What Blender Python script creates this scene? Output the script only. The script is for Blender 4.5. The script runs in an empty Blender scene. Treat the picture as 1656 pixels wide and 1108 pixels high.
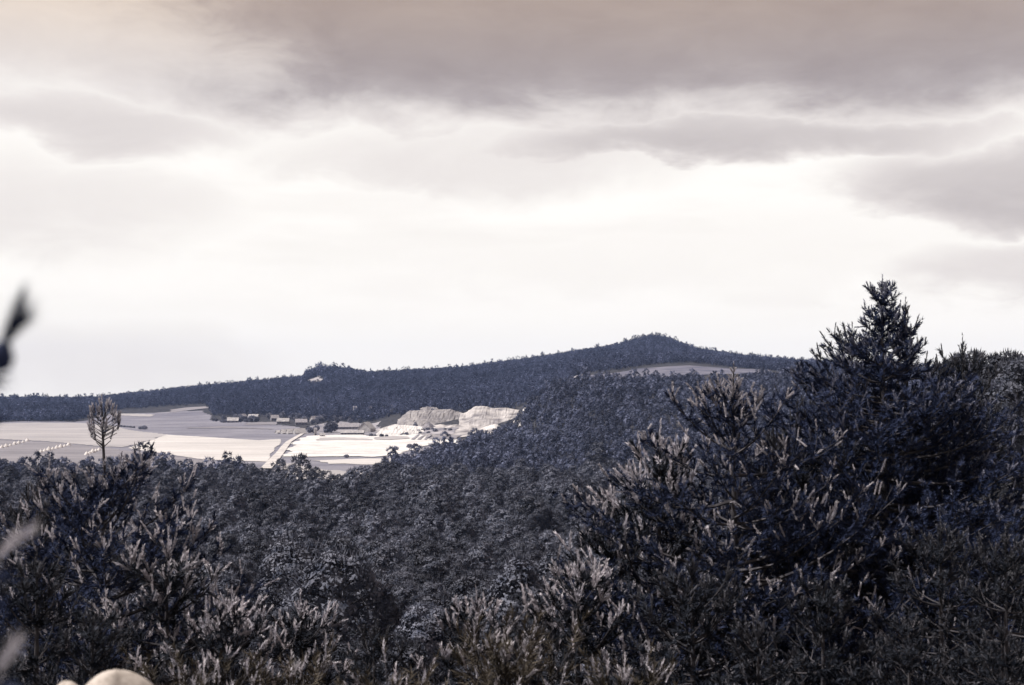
import bpy, math, random
import numpy as np
from mathutils import Vector, Matrix
from mathutils.geometry import delaunay_2d_cdt

RNG = np.random.default_rng(7)
random.seed(7)
scene = bpy.context.scene
COL = scene.collection
R = math.radians

# ------------------------------------------------------------------ camera
F, CU, CV, HOR, EZ = 2300.0, 828.0, 554.0, 630.0, 50.0
PITCH = math.atan((HOR - CV) / F)
cam = bpy.data.cameras.new('camera')
cam.lens = 50; cam.sensor_width = 36; cam.sensor_fit = 'HORIZONTAL'
cam.clip_start = 0.05; cam.clip_end = 30000
cam.dof.use_dof = True; cam.dof.focus_distance = 70; cam.dof.aperture_fstop = 5.0
camo = bpy.data.objects.new('camera', cam); COL.objects.link(camo)
camo.location = (0, 0, EZ); camo.rotation_euler = (math.pi/2 + PITCH, 0, 0)
scene.camera = camo

# ------------------------------------------------------------------ render view
vs = scene.view_settings
vs.view_transform = 'Standard'; vs.look = 'None'; vs.exposure = 0.45; vs.gamma = 1.0
vs.use_curve_mapping = False

# ------------------------------------------------------------------ sun
SUN_EL = R(56)
SUN = Vector((-0.93, -0.06, 0.0)).normalized() * math.cos(SUN_EL); SUN.z = math.sin(SUN_EL)
sl = bpy.data.lights.new('sun', 'SUN'); sl.energy = 5.0; sl.angle = R(0.6); sl.color = (1.0, 0.955, 0.91)
so = bpy.data.objects.new('sun', sl); COL.objects.link(so)
so.rotation_euler = SUN.to_track_quat('Z', 'Y').to_euler(); so.location = (-50, -50, 150)

# ------------------------------------------------------------------ node maths helper
class X:
    def __init__(s, nt, sock): s.nt = nt; s.s = sock
    def _op(s, op, *o):
        n = s.nt.nodes.new('ShaderNodeMath'); n.operation = op
        for i, v in enumerate((s,) + o):
            if isinstance(v, X): s.nt.links.new(v.s, n.inputs[i])
            else: n.inputs[i].default_value = v
        return X(s.nt, n.outputs[0])
    def __add__(s, o): return s._op('ADD', o)
    __radd__ = __add__
    def __sub__(s, o): return s._op('SUBTRACT', o)
    def __mul__(s, o): return s._op('MULTIPLY', o)
    __rmul__ = __mul__
    def __truediv__(s, o): return s._op('DIVIDE', o)
    def atan2(s, o): return s._op('ARCTAN2', o)
    def max(s, o): return s._op('MAXIMUM', o)
    def min(s, o): return s._op('MINIMUM', o)
    def pow(s, o): return s._op('POWER', o)
    def step(s, a, b):
        n = s.nt.nodes.new('ShaderNodeMapRange'); n.interpolation_type = 'SMOOTHSTEP'
        n.inputs['From Min'].default_value = a; n.inputs['From Max'].default_value = b
        s.nt.links.new(s.s, n.inputs['Value']); return X(s.nt, n.outputs['Result'])

def combine(nt, x, y, z=0.0):
    n = nt.nodes.new('ShaderNodeCombineXYZ')
    for i, v in enumerate((x, y, z)):
        if isinstance(v, X): nt.links.new(v.s, n.inputs[i])
        else: n.inputs[i].default_value = v
    return n.outputs[0]
def noise(nt, vec, scale, detail=6, rough=0.55, dist=0.0):
    n = nt.nodes.new('ShaderNodeTexNoise'); n.inputs['Scale'].default_value = scale
    n.inputs['Detail'].default_value = detail; n.inputs['Roughness'].default_value = rough
    n.inputs['Distortion'].default_value = dist
    if vec is not None: nt.links.new(vec, n.inputs['Vector'])
    return X(nt, n.outputs[0])
def ramp(nt, fac, stops):
    n = nt.nodes.new('ShaderNodeValToRGB'); e = n.color_ramp.elements
    while len(e) < len(stops): e.new(0.5)
    for el, (p, c) in zip(e, stops): el.position = p; el.color = (*c, 1)
    nt.links.new(fac.s, n.inputs[0]); return n.outputs[0]
def mixc(nt, fac, a, b):
    n = nt.nodes.new('ShaderNodeMix'); n.data_type = 'RGBA'
    if isinstance(fac, X): nt.links.new(fac.s, n.inputs[0])
    else: n.inputs[0].default_value = fac
    for i, v in ((6, a), (7, b)):
        if isinstance(v, tuple): n.inputs[i].default_value = (*v, 1)
        else: nt.links.new(v, n.inputs[i])
    return n.outputs[2]

# ------------------------------------------------------------------ sky: broken overcast over a clear Nishita sky
w = bpy.data.worlds.new('World'); scene.world = w; w.use_nodes = True
nt = w.node_tree; nt.nodes.clear()
tc = nt.nodes.new('ShaderNodeTexCoord')
sp = nt.nodes.new('ShaderNodeSeparateXYZ'); nt.links.new(tc.outputs['Generated'], sp.inputs[0])
dx, dy, dz = (X(nt, sp.outputs[i]) for i in range(3))
az = dx.atan2(dy)                                   # 0 = straight ahead, right positive
el = dz._op('ARCSINE')
def AZ(u): return math.atan((u - CU) / F)
def EL(v): return math.atan((HOR - v) / F)
vec = combine(nt, az*1.0, el*2.2, 0.0)
nA = noise(nt, vec, 5.5, 7, 0.55, 0.25)              # large billows
nB = noise(nt, combine(nt, az*1.0, el*2.4, 4.7), 14.0, 8, 0.6, 0.4)
nC = noise(nt, combine(nt, az*0.55, el*3.6, 9.1), 9.0, 5, 0.5, 0.0)
ew = el + (nA - 0.5)*0.075 + (nB - 0.5)*0.030
aw = az + (nA - 0.5)*0.14 + (nB - 0.5)*0.07
def blob(u, v, ru, rv, soft=1.0):
    a = (aw - AZ(u)) / (ru / F); e = (ew - EL(v)) / (rv / F)
    r = a*a + e*e
    return (r*-1.0 + 1.0).step(-0.7, soft)
bank = (ew - EL(222)).step(-0.016, 0.05)             # the long grey bank across the top
gap = blob(40, 110, 420, 150, 1.0)
bank = bank * (gap*-0.62 + 1.0)
left = blob(120, 222, 300, 52, 1.2)
mid = blob(760, 262, 360, 60, 1.0)
right1 = blob(1200, 232, 420, 42, 1.1)
right2 = blob(1700, 322, 360, 70, 1.0)
right3 = blob(1680, 455, 260, 50, 1.0)
left2 = blob(40, 350, 320, 80, 1.0)
low = blob(60, 590, 420, 80, 1.0)
lowr = blob(1100, 420, 700, 60, 1.0)
veil = (nC - 0.42).step(0.0, 0.22) * (el - EL(600)).step(0.0, 0.10)
dark = (bank*0.50).max((el - EL(-150)).step(0.0, 0.35)*0.66).max(left*0.21).max(mid*0.13).max(right1*0.31).max(right2*0.30).max(right3*0.17).max(left2*0.12).max(low*0.09).max(lowr*0.05).max(veil*0.06)
dark = dark + (nB - 0.5)*0.36*(dark + 0.11) + (nA - 0.5)*0.22*(dark+0.08)
dark = dark.max(0.0).min(0.8)
cloud = ramp(nt, dark, [(0.0, (1.11, 1.07, 1.02)), (0.06, (1.04, 0.995, 0.945)), (0.16, (0.86, 0.80, 0.77)), (0.4, (0.50, 0.445, 0.445)), (0.62, (0.34, 0.29, 0.295)), (0.8, (0.27, 0.23, 0.23))])
warm = mixc(nt, (el - EL(170)).step(0.0, 0.09)*0.9, (1, 1, 1), (1.10, 0.97, 0.80))
mul = nt.nodes.new('ShaderNodeMix'); mul.data_type = 'RGBA'; mul.blend_type = 'MULTIPLY'; mul.inputs[0].default_value = 1
nt.links.new(cloud, mul.inputs[6]); nt.links.new(warm, mul.inputs[7])
ny = nt.nodes.new('ShaderNodeTexSky'); ny.sky_type = 'NISHITA'; ny.sun_disc = False
ny.sun_elevation = SUN_EL; ny.sun_rotation = math.atan2(SUN.x, SUN.y); ny.air_density = 1.0; ny.dust_density = 2.0
b1 = nt.nodes.new('ShaderNodeBackground'); b1.inputs[1].default_value = 0.07; nt.links.new(ny.outputs[0], b1.inputs[0])
b2 = nt.nodes.new('ShaderNodeBackground'); b2.inputs[1].default_value = 0.735; nt.links.new(mul.outputs[2], b2.inputs[0])
ms = nt.nodes.new('ShaderNodeMixShader'); ms.inputs[0].default_value = 0.95
nt.links.new(b1.outputs[0], ms.inputs[1]); nt.links.new(b2.outputs[0], ms.inputs[2])
wo = nt.nodes.new('ShaderNodeOutputWorld'); nt.links.new(ms.outputs[0], wo.inputs[0])

# ------------------------------------------------------------------ object helpers
def tag(o, label=None, cat=None, group=None, kind=None):
    for k, v in (('label', label), ('category', cat), ('group', group), ('kind', kind)):
        if v: o[k] = v
    return o
def empty(name, loc, rz=0.0, sc=1.0):
    o = bpy.data.objects.new(name, None); COL.objects.link(o)
    o.location = loc; o.rotation_euler = (0, 0, rz); o.scale = (sc, sc, sc)
    o.empty_display_size = 0.3
    return o
def link(name, me, parent=None):
    o = bpy.data.objects.new(name, me); COL.objects.link(o)
    if parent: o.parent = parent
    return o
def mesh_poly(name, verts, faces, mats, smooth=False, mi=None):
    verts = np.asarray(verts, dtype=np.float32).reshape(-1, 3)
    me = bpy.data.meshes.new(name)
    faces = np.asarray(faces, dtype=np.int32)
    k = faces.shape[1]
    me.vertices.add(len(verts)); me.vertices.foreach_set('co', verts.ravel())
    me.loops.add(faces.size); me.loops.foreach_set('vertex_index', faces.ravel())
    me.polygons.add(len(faces)); me.polygons.foreach_set('loop_start', np.arange(0, faces.size, k, dtype=np.int32))
    for m in (mats if isinstance(mats, (list, tuple)) else [mats]): me.materials.append(m)
    if mi is not None: me.polygons.foreach_set('material_index', np.asarray(mi, dtype=np.int32))
    me.polygons.foreach_set('use_smooth', np.full(len(faces), smooth))
    me.update(calc_edges=True)
    return me
def soup(name, tris, mats, mi=None):
    """tris: (N,3,3)"""
    v = tris.reshape(-1, 3)
    return mesh_poly(name, v, np.arange(len(v)).reshape(-1, 3), mats, False, mi)
def mesh_any(name, verts, faces, mat, smooth=False):
    me = bpy.data.meshes.new(name); me.from_pydata([tuple(v) for v in verts], [], faces)
    for m in (mat if isinstance(mat, (list, tuple)) else [mat]): me.materials.append(m)
    if smooth:
        me.polygons.foreach_set('use_smooth', [True]*len(me.polygons))
    me.update(); return me

# ------------------------------------------------------------------ materials
def mat(name, build, rough=0.85, spec=0.2, transl=0.0):
    m = bpy.data.materials.new(name); m.use_nodes = True
    nt = m.node_tree; nt.nodes.clear()
    out = nt.nodes.new('ShaderNodeOutputMaterial')
    p = nt.nodes.new('ShaderNodeBsdfPrincipled'); p.inputs['Roughness'].default_value = rough
    p.inputs['Specular IOR Level'].default_value = spec
    c = build(nt)
    if isinstance(c, tuple): p.inputs['Base Color'].default_value = (*c, 1)
    else: nt.links.new(c, p.inputs['Base Color'])
    sh = p.outputs[0]
    if transl:
        t = nt.nodes.new('ShaderNodeBsdfTranslucent')
        if isinstance(c, tuple): t.inputs[0].default_value = (*c, 1)
        else: nt.links.new(c, t.inputs[0])
        mx = nt.nodes.new('ShaderNodeMixShader'); mx.inputs[0].default_value = transl
        nt.links.new(sh, mx.inputs[1]); nt.links.new(t.outputs[0], mx.inputs[2]); sh = mx.outputs[0]
    nt.links.new(sh, out.inputs[0])
    return m
def pos(nt):
    g = nt.nodes.new('ShaderNodeNewGeometry'); return g.outputs['Position']
def objrand(nt):
    o = nt.nodes.new('ShaderNodeObjectInfo'); return X(nt, o.outputs['Random'])
def objco(nt):
    t = nt.nodes.new('ShaderNodeTexCoord'); return t.outputs['Object']
def patchy(c1, c2, scale, detail=6, lo=0.35, hi=0.65, use=pos):
    def b(nt):
        return ramp(nt, noise(nt, use(nt), scale, detail, 0.6), [(lo, c1), (hi, c2)])
    return b
def leafy(c1, c2, scale=1.2, var=0.35):
    def b(nt):
        base = ramp(nt, noise(nt, objco(nt), scale, 3, 0.6), [(0.35, c1), (0.68, c2)])
        n = nt.nodes.new('ShaderNodeHueSaturation'); nt.links.new(base, n.inputs['Color'])
        v = objrand(nt)*var + (1 - var*0.5); nt.links.new(v.s, n.inputs['Value']); return n.outputs[0]
    return b
def rows(c1, c2, ang, period, amount, scale=0.01, c3=None):
    """worked field: faint swath rows plus soft patches"""
    def b(nt):
        m = nt.nodes.new('ShaderNodeMapping'); m.inputs['Rotation'].default_value = (0, 0, ang*0.25)
        m.inputs['Scale'].default_value = (0.004, 0.05, 0.01)
        nt.links.new(pos(nt), m.inputs[0])
        f = noise(nt, m.outputs[0], 1.0, 6, 0.65, 0.6)*0.55 + noise(nt, pos(nt), scale, 7, 0.62)*0.45
        f = f + (noise(nt, pos(nt), 0.35, 3, 0.6) - 0.5)*0.25
        return ramp(nt, f, [(0.32, c1), (0.66, c2)])
    return b

M = {}
def stands(c1, c2, scale=0.9, var=0.6, ws=0.006, wv=0.5):
    """needles with their own clump tones, tree to tree and stand to stand"""
    base = leafy(c1, c2, scale, var)
    def b(nt):
        c = base(nt); n = nt.nodes.new('ShaderNodeHueSaturation'); nt.links.new(c, n.inputs['Color'])
        v = (noise(nt, pos(nt), ws, 5, 0.6) - 0.5)*(2*wv) + 1.0; nt.links.new(v.s, n.inputs['Value']); return n.outputs[0]
    return b
M['needle'] = mat('pine_needles', leafy((0.008, 0.013, 0.034), (0.042, 0.053, 0.104), 1.6), 0.75, 0.05, 0.04)
M['shoot'] = mat('fresh_pine_shoots', leafy((0.38, 0.37, 0.42), (0.66, 0.625, 0.66), 3.0, 0.3), 0.8, 0.1, 0.25)
M['needle_young'] = mat('young_pine_needles', leafy((0.007, 0.009, 0.015), (0.036, 0.040, 0.052), 1.6), 0.75, 0.05, 0.04)
M['shoot_dull'] = mat('shaded_pine_shoots', leafy((0.050, 0.052, 0.066), (0.15, 0.15, 0.172), 3.0, 0.4), 0.8, 0.1, 0.15)  # darker copy of the shoots, foreground shade put into their colour
M['shoot_frost'] = mat('bluish_pine_shoots', leafy((0.11, 0.12, 0.175), (0.30, 0.305, 0.38), 2.0, 0.4), 0.8, 0.1, 0.2)
M['needle_mid'] = mat('forest_needles', stands((0.030, 0.036, 0.056), (0.150, 0.155, 0.190), 1.3, 1.2, 0.02, 0.4), 0.75, 0.1, 0.05)
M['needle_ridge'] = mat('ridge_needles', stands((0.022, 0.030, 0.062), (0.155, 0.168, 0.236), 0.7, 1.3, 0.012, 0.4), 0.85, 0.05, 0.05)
M['needle_far'] = mat('far_needles', stands((0.026, 0.034, 0.066), (0.115, 0.128, 0.195), 0.5, 1.2, 0.006, 1.0), 0.85, 0.05, 0.08)  # bluer than the nearer needles, part of the distance haze is in this colour
M['leaf'] = mat('broad_leaves', leafy((0.11, 0.12, 0.16), (0.28, 0.28, 0.33), 0.8, 1.0), 0.75, 0.1, 0.12)
M['shrub'] = mat('dry_brown_shoots', leafy((0.022, 0.019, 0.016), (0.085, 0.072, 0.058), 2.5, 0.5), 0.8, 0.1, 0.12)
M['bark'] = mat('pine_bark', patchy((0.022, 0.022, 0.028), (0.075, 0.070, 0.076), 9.0, 6, use=objco), 0.9, 0.1)
M['floor'] = mat('forest_floor', patchy((0.022, 0.024, 0.030), (0.060, 0.058, 0.062), 0.12, 8), 0.95, 0.05)
M['meadow'] = mat('grey_meadow', rows((0.085, 0.085, 0.115), (0.25, 0.242, 0.27), 0.3, 14, 0.07, 0.012), 0.95, 0.05)
M['stubble'] = mat('pale_stubble', rows((0.23, 0.22, 0.228), (0.38, 0.36, 0.362), 1.1, 10, 0.06, 0.010), 0.95, 0.05)
M['straw'] = mat('bright_cut_field', rows((0.34, 0.325, 0.32), (0.56, 0.535, 0.52), -0.2, 16, 0.06, 0.010), 0.95, 0.05)
M['hayfield'] = mat('mown_hay_field', rows((0.14, 0.135, 0.15), (0.25, 0.235, 0.25), 0.9, 7, 0.08, 0.015), 0.95, 0.05)
M['sand'] = mat('white_sand', rows((0.32, 0.305, 0.305), (0.72, 0.70, 0.68), 0.1, 1, 1, 0.05), 0.95, 0.05)
M['road'] = mat('chalk_road', patchy((0.36, 0.34, 0.335), (0.56, 0.53, 0.51), 0.08, 6), 0.95, 0.05)
M['clearing'] = mat('rough_clearing', patchy((0.075, 0.078, 0.108), (0.17, 0.165, 0.20), 0.03, 8), 0.95, 0.05)
M['scrub'] = mat('rough_scrub', patchy((0.10, 0.10, 0.125), (0.34, 0.32, 0.335), 0.06, 8), 0.95, 0.05)
def quarry(nt):
    m = nt.nodes.new('ShaderNodeMapping'); m.inputs['Scale'].default_value = (1, 1, 0.12)
    nt.links.new(pos(nt), m.inputs[0])
    a = noise(nt, m.outputs[0], 0.22, 8, 0.65, 0.3)                    # vertical runnels in the face
    b = noise(nt, pos(nt), 0.05, 6, 0.6)
    return ramp(nt, a*0.55 + b*0.45, [(0.36, (0.13, 0.122, 0.13)), (0.5, (0.25, 0.235, 0.238)), (0.64, (0.38, 0.36, 0.355))])
M['quarry'] = mat('quarry_stone', quarry, 0.95, 0.05)
M['quarry_pale'] = mat('pale_quarry_rubble', patchy((0.15, 0.14, 0.148), (0.46, 0.435, 0.425), 0.05, 9, 0.38, 0.62), 0.95, 0.05)
M['wall'] = mat('lime_plaster', patchy((0.32, 0.305, 0.31), (0.50, 0.48, 0.475), 0.4, 5), 0.9, 0.1)
M['wall_dim'] = mat('weathered_boards', patchy((0.16, 0.155, 0.175), (0.26, 0.25, 0.27), 0.5, 5), 0.9, 0.1)
M['roof'] = mat('grey_tiles', patchy((0.20, 0.19, 0.205), (0.33, 0.31, 0.325), 0.6, 5), 0.85, 0.1)
M['roof_pale'] = mat('pale_sheet_roof', patchy((0.24, 0.23, 0.235), (0.42, 0.40, 0.40), 0.4, 5), 0.8, 0.2)
M['glass'] = mat('window_glass', lambda nt: (0.03, 0.035, 0.05), 0.15, 0.5)
M['wood'] = mat('door_boards', lambda nt: (0.09, 0.085, 0.09), 0.8, 0.1)
M['hay'] = mat('stacked_hay', patchy((0.50, 0.475, 0.46), (0.74, 0.70, 0.67), 1.5, 5), 0.95, 0.05)
def rock(nt):
    a = noise(nt, objco(nt), 9.0, 8, 0.65); b = noise(nt, objco(nt), 40.0, 5, 0.6)
    return ramp(nt, a*0.6 + b*0.4, [(0.36, (0.24, 0.21, 0.185)), (0.52, (0.42, 0.375, 0.34)), (0.66, (0.55, 0.50, 0.46))])
M['rock'] = mat('pale_rock', rock, 0.9, 0.1)

# ------------------------------------------------------------------ terrain
KY = np.array([0, 6, 15, 30, 60, 100, 200, 300, 450, 620, 800, 1000, 1150, 1250, 1350, 1500, 1700, 2000, 2400, 3000, 3600, 6500.])
near = [-1.65, -2.3, -6, -12, -19, -26, -34, -40, -45, -48]
def col(nr, rest): return list(nr) + list(rest)
V = -48.5
TAB = {
 -900: col(near, [V, V, V, V, V, V, V, -47, -36, -28, -45, -60]),
    0: col(near, [V, V, V, V, V, V, V, -47, -38, -29, -45, -60]),
  140: col(near, [V, V, V, V, V, V, V, -46.5, -38, -28, -45, -60]),
  200: col(near, [V, V, V, V, V, V, V, -43, -31, -17, -40, -60]),
  330: col(near, [V, V, V, V, V, -48, -47, -41, -22, 1, -30, -60]),
  470: col(near, [V, V, V, V, V, -48, -45, -37, -10, 19, -20, -60]),
  500: col(near, [V, V, V, V, V, -48, -45, -36, -5, 24, -20, -60]),
  512: col(near, [V, V, V, V, V, -48, -45, -36, -4, 34, -20, -60]),
  560: col(near, [V, V, V, V, V, -48, -45, -34, -3, 33, -20, -60]),
  600: col(near, [V, V, V, V, V, -48, -44, -33, -3, 31, -20, -60]),
  660: col(near, [V, V, V, V, -48, -46, -27, -18, 3, 34, -10, -60]),
  740: col(near, [-48, -47, -46, -46, -45, -37, -18, -9, 10, 40, 0, -60]),
  800: col(near, [-47, -46, -45.5, -45, -42, -36, -13, -3, 18, 50, 0, -60]),
  830: col(near, [-47, -45, -38, -28, -35, -30, -14, 0, 22, 55, 0, -60]),
  860: col(near, [-47, -40, -19, -9, -20, -20, -10, 3, 26, 60, 0, -60]),
  900: col(near, [-47, -32, -5, 4, 0, 0, 2, 12, 33, 68, 0, -60]),
  940: col(near, [-46, -26, 0, 11, 12, 13, 20, 32, 45, 76, 10, -60]),
 1000: col(near, [-44, -20, 0, 8, 10.5, 14, 23, 36, 52, 90, 20, -60]),
 1030: col(near, [-43, -18, 0, 7, 10.5, 14.5, 25, 37, 55, 102, 30, -60]),
 1055: col(near, [-42, -17, 0, 7, 10.5, 15, 26, 38, 57, 111, 30, -60]),
 1090: col(near, [-41, -16, 0.5, 7, 11, 16, 27, 38, 56, 101, 30, -60]),
 1120: col(near, [-40, -15, 1, 8, 12, 17, 27, 37, 54, 80, 30, -60]),
 1200: col([-1.65, -2.3, -6, -12, -18.5, -25, -33, -38, -42, -43], [-35, -13, 2, 9, 12, 16, 24, 33, 46, 62, 20, -60]),
 1340: col([-1.65, -2.3, -5.5, -9.5, -14, -18, -26, -30, -34, -35], [-28, -11, 3, 9, 11, 14, 20, 26, 34, 41, 10, -60]),
 1480: col([-1.65, -2.3, -4.8, -6.2, -7.6, -9.5, -15, -18, -20, -20], [-18, -8, 3, 8, 10, 12, 16, 20, 26, 31, 10, -60]),
 1656: col([-1.65, -2.2, -4.2, -5.2, -5.8, -6.5, -9, -11, -12, -12], [-10, -4, 2, 6, 8, 10, 12, 15, 20, 25, 10, -60]),
 2600: col([-1.65, -2.0, -3.2, -3.8, -4.0, -4.2, -5, -6, -7, -7], [-6, -2, 2, 5, 7, 9, 11, 13, 17, 20, 10, -60]),
}
TU = np.array(sorted(TAB)); TZ = np.array([TAB[u] for u in TU])
UG = np.linspace(-900, 2600, 701)
YG = np.concatenate([np.linspace(0, 60, 61)[:-1], np.linspace(60, 400, 69)[:-1], np.linspace(400, 2000, 161)[:-1], np.linspace(2000, 6500, 151)])
Gt = np.array([np.interp(YG, KY, row) for row in TZ])                    # (cols, YG)
G = np.array([np.interp(UG, TU, Gt[:, j]) for j in range(len(YG))]).T     # (UG, YG)
def smooth(a, axis, n):
    for _ in range(n):
        p = np.pad(a, [(1, 1) if k == axis else (0, 0) for k in range(2)], mode='edge')
        sl0 = [slice(None)]*2; sl1 = [slice(None)]*2; sl0[axis] = slice(0, -2); sl1[axis] = slice(2, None)
        a = 0.5*a + 0.25*(p[tuple(sl0)] + p[tuple(sl1)])
    return a
G = smooth(smooth(G, 0, 2), 1, 7)
G[:, 0:12] = np.interp(YG[:12], KY, TAB[500])[None, :]*0.5 + G[:, 0:12]*0.5
def wob(x, y):
    return (np.sin(x*0.013 + 1.3)*np.cos(y*0.011 + 0.4)*1.1 + np.sin(x*0.041 + y*0.027)*0.45)
def Hf(x, y):
    x = np.asarray(x, float); y = np.asarray(y, float)
    yy = np.clip(y, 0, YG[-1] - 1e-3)
    u = np.clip(CU + F*x/np.maximum(y, 6.0), UG[0], UG[-1] - 1e-3)
    fu = (u - UG[0])/(UG[1] - UG[0]); iu = np.floor(fu).astype(int); fu = fu - iu
    jy = np.clip(np.searchsorted(YG, yy, side='right') - 1, 0, len(YG) - 2); fy = (yy - YG[jy])/(YG[jy+1] - YG[jy])
    z = (G[iu, jy]*(1-fu) + G[iu+1, jy]*fu)*(1-fy) + (G[iu, jy+1]*(1-fu) + G[iu+1, jy+1]*fu)*fy
    damp = np.clip((yy - 60)/300, 0, 1)*np.where((yy > 900) & (yy < 1900), 0.35, 1.0)
    return EZ + z + wob(x, y)*damp
def H1(x, y): return float(Hf(np.array([x]), np.array([y]))[0])
cp, sn = math.cos(PITCH), math.sin(PITCH)
def ray(u, v):
    a = (u - CU)/F; b = (CV - v)/F
    d = np.array([a, cp - b*sn, sn + b*cp]); return d/d[1]
def pt(u, v, Y):
    d = ray(u, v)*Y; return Vector((d[0], d[1], d[2] + EZ))
def ground_at(u, v, y0, y1=6000, n=4000):
    """first ground point met beyond depth y0 along the sight line of a photo point"""
    d = ray(u, v); Y = np.linspace(y0, y1, n)
    hit = np.nonzero(d[2]*Y + EZ <= Hf(d[0]*Y, Y))[0]
    y = Y[hit[0]] if len(hit) else y1
    return Vector((d[0]*y, y, H1(d[0]*y, y)))

yy = np.concatenate([np.linspace(-60, 0, 13)[:-1], np.linspace(0, 60, 61)[:-1], np.linspace(60, 400, 90)[:-1], np.linspace(400, 2100, 240)[:-1], np.linspace(2100, 4500, 90)])
tt = np.linspace(-0.62, 0.62, 330)
gx = tt[:, None]*(yy[None, :] + 70); gy = np.repeat(yy[None, :], len(tt), 0)
gz = Hf(gx, gy)
idx = np.arange(gx.size).reshape(gx.shape)
q = np.stack([idx[:-1, :-1], idx[1:, :-1], idx[1:, 1:], idx[:-1, 1:]], -1).reshape(-1, 4)
ground = link('ground', mesh_poly('ground', np.stack([gx, gy, gz], -1), q, M['floor'], True))
tag(ground, kind='structure')

def drape(name, poly, y0, material, off=0.35, step=9.0, jitter=3.2):
    """a piece of land given by its outline (photo points met on the ground), laid over the terrain"""
    p3 = [ground_at(u, v, y0) if not isinstance(u, Vector) else u for u, v in poly]
    P = []
    for i in range(len(p3)):
        a, b = p3[i], p3[(i+1) % len(p3)]
        n = max(1, int((b - a).length/7))
        for k in range(n):
            c = a.lerp(b, k/n); jx = jitter*(math.sin(c.x*0.11 + c.y*0.07) + 0.5*math.sin(c.x*0.29 - c.y*0.17))
            P.append(Vector((c.x + jx*0.6, c.y + jx*1.6)))
    xs = [p.x for p in P]; ys = [p.y for p in P]
    pts = list(P); edges = [(i, (i+1) % len(P)) for i in range(len(P))]
    sx = max(step, (max(xs)-min(xs))/90); sy = max(step, (max(ys)-min(ys))/90)
    x = min(xs) + sx/2
    A = np.array([(p.x, p.y) for p in P]); B = np.roll(A, -1, 0)
    while x < max(xs):
        y = min(ys) + sy/2
        while y < max(ys):
            c = ((A[:, 1] > y) != (B[:, 1] > y)) & (x < (B[:, 0]-A[:, 0])*(y-A[:, 1])/(B[:, 1]-A[:, 1] + 1e-9) + A[:, 0])
            if c.sum() % 2: pts.append(Vector((x + random.uniform(-1, 1), y + random.uniform(-1, 1))))
            y += sy
        x += sx
    vo, eo, fo, *_ = delaunay_2d_cdt(pts, edges, [list(range(len(P)))], 1, 1e-4)
    co = np.array([(v.x, v.y) for v in vo]); z = Hf(co[:, 0], co[:, 1]) + off
    me = mesh_any(name, np.column_stack([co, z]), [list(f) for f in fo], material, True)
    o = link(name, me); tag(o, kind='structure'); return o

VY = 700
drape('meadow', [(-500, 683), (120, 683), (175, 672), (240, 668), (330, 664), (345, 680), (420, 684), (480, 690), (500, 700), (600, 702), (700, 700), (745, 710), (745, 752), (640, 775), (560, 800), (430, 800), (200, 790), (-500, 790)], VY, M['meadow'], 0.3, 14)
drape('stubble_field', [(-500, 685), (60, 684.5), (140, 685.5), (180, 690), (245, 700.5), (268, 704), (240, 714), (205, 724), (160, 724), (70, 715), (-20, 709), (-500, 706)], VY, M['stubble'], 0.6, 12)
drape('cut_field', [(208, 726), (240, 714.5), (268, 704), (340, 708), (420, 713), (452, 711), (456, 716), (446, 724), (436, 738), (434, 748), (330, 745)], VY, M['straw'], 0.6, 10, 0.8)
drape('hay_meadow', [(-500, 707), (-20, 710), (70, 716), (160, 725), (330, 746), (330, 785), (-500, 785)], VY, M['hayfield'], 0.6, 12)
drape('field_strip', [(178, 670), (246, 671.5), (246, 674.5), (180, 674)], VY, M['stubble'], 0.7, 10)
drape('field_strip', [(395, 684.5), (425, 683), (452, 683.5), (450, 687.5), (420, 688), (398, 688)], VY, M['hayfield'], 0.7, 8)
drape('field_strip', [(300, 692), (360, 690.5), (440, 694), (440, 695.5), (360, 693), (300, 694)], VY, M['hayfield'], 0.7, 8)
drape('hillside_field', [(272, 664), (300, 660), (336, 657.5), (336, 661), (300, 665), (276, 668)], VY, M['hayfield'], 0.7, 10)
drape('sand_flat', [(461, 740), (468, 728), (477, 716), (494, 706.5), (520, 705), (590, 704), (604, 706.5), (640, 702), (668, 704), (690, 706), (700, 713), (742, 713), (742, 719), (690, 722), (640, 737), (610, 740)], VY, M['sand'], 0.8, 8)
drape('pale_bank', [(500, 746), (560, 744), (640, 742), (660, 750), (600, 753), (530, 752)], VY, M['straw'], 0.6, 8)
drape('near_bank', [(450, 752), (480, 750), (520, 760), (600, 764), (640, 766), (640, 790), (450, 790)], VY, M['stubble'], 0.6, 8)
drape('scrub_strip', [(515, 710), (560, 709), (600, 711), (608, 713), (560, 713), (516, 713.5)], VY, M['stubble'], 1.0, 8)
drape('quarry_bank', [(668, 697), (690, 691), (738, 694), (738, 703), (715, 706), (690, 704), (668, 703)], VY, M['scrub'], 0.9, 8)
drape('quarry_strip', [(690, 713), (705, 706), (742, 706), (742, 712), (700, 712.5)], VY, M['hayfield'], 1.1, 8)
drape('quarry_floor', [(606, 706), (612, 695), (640, 686), (668, 683), (745, 688), (800, 684), (842, 676), (842, 690), (800, 702), (745, 708), (700, 707)], VY, M['quarry_pale'], 0.55, 8)
drape('farm_yard', [(492, 703), (500, 690), (540, 682), (612, 684), (612, 703)], VY, M['scrub'], 0.5, 8)
for uu in (664, 674, 684): drape('wheel_track', [(uu, 712.5), (uu+12, 704.5), (uu+15, 704.5), (uu+5, 713)], VY, M['scrub'], 1.3, 6, 0.3)
drape('sand_bank', [(604, 709), (640, 707), (662, 708), (662, 711), (630, 713), (606, 712)], VY, M['stubble'], 1.2, 6, 1.0)
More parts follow.
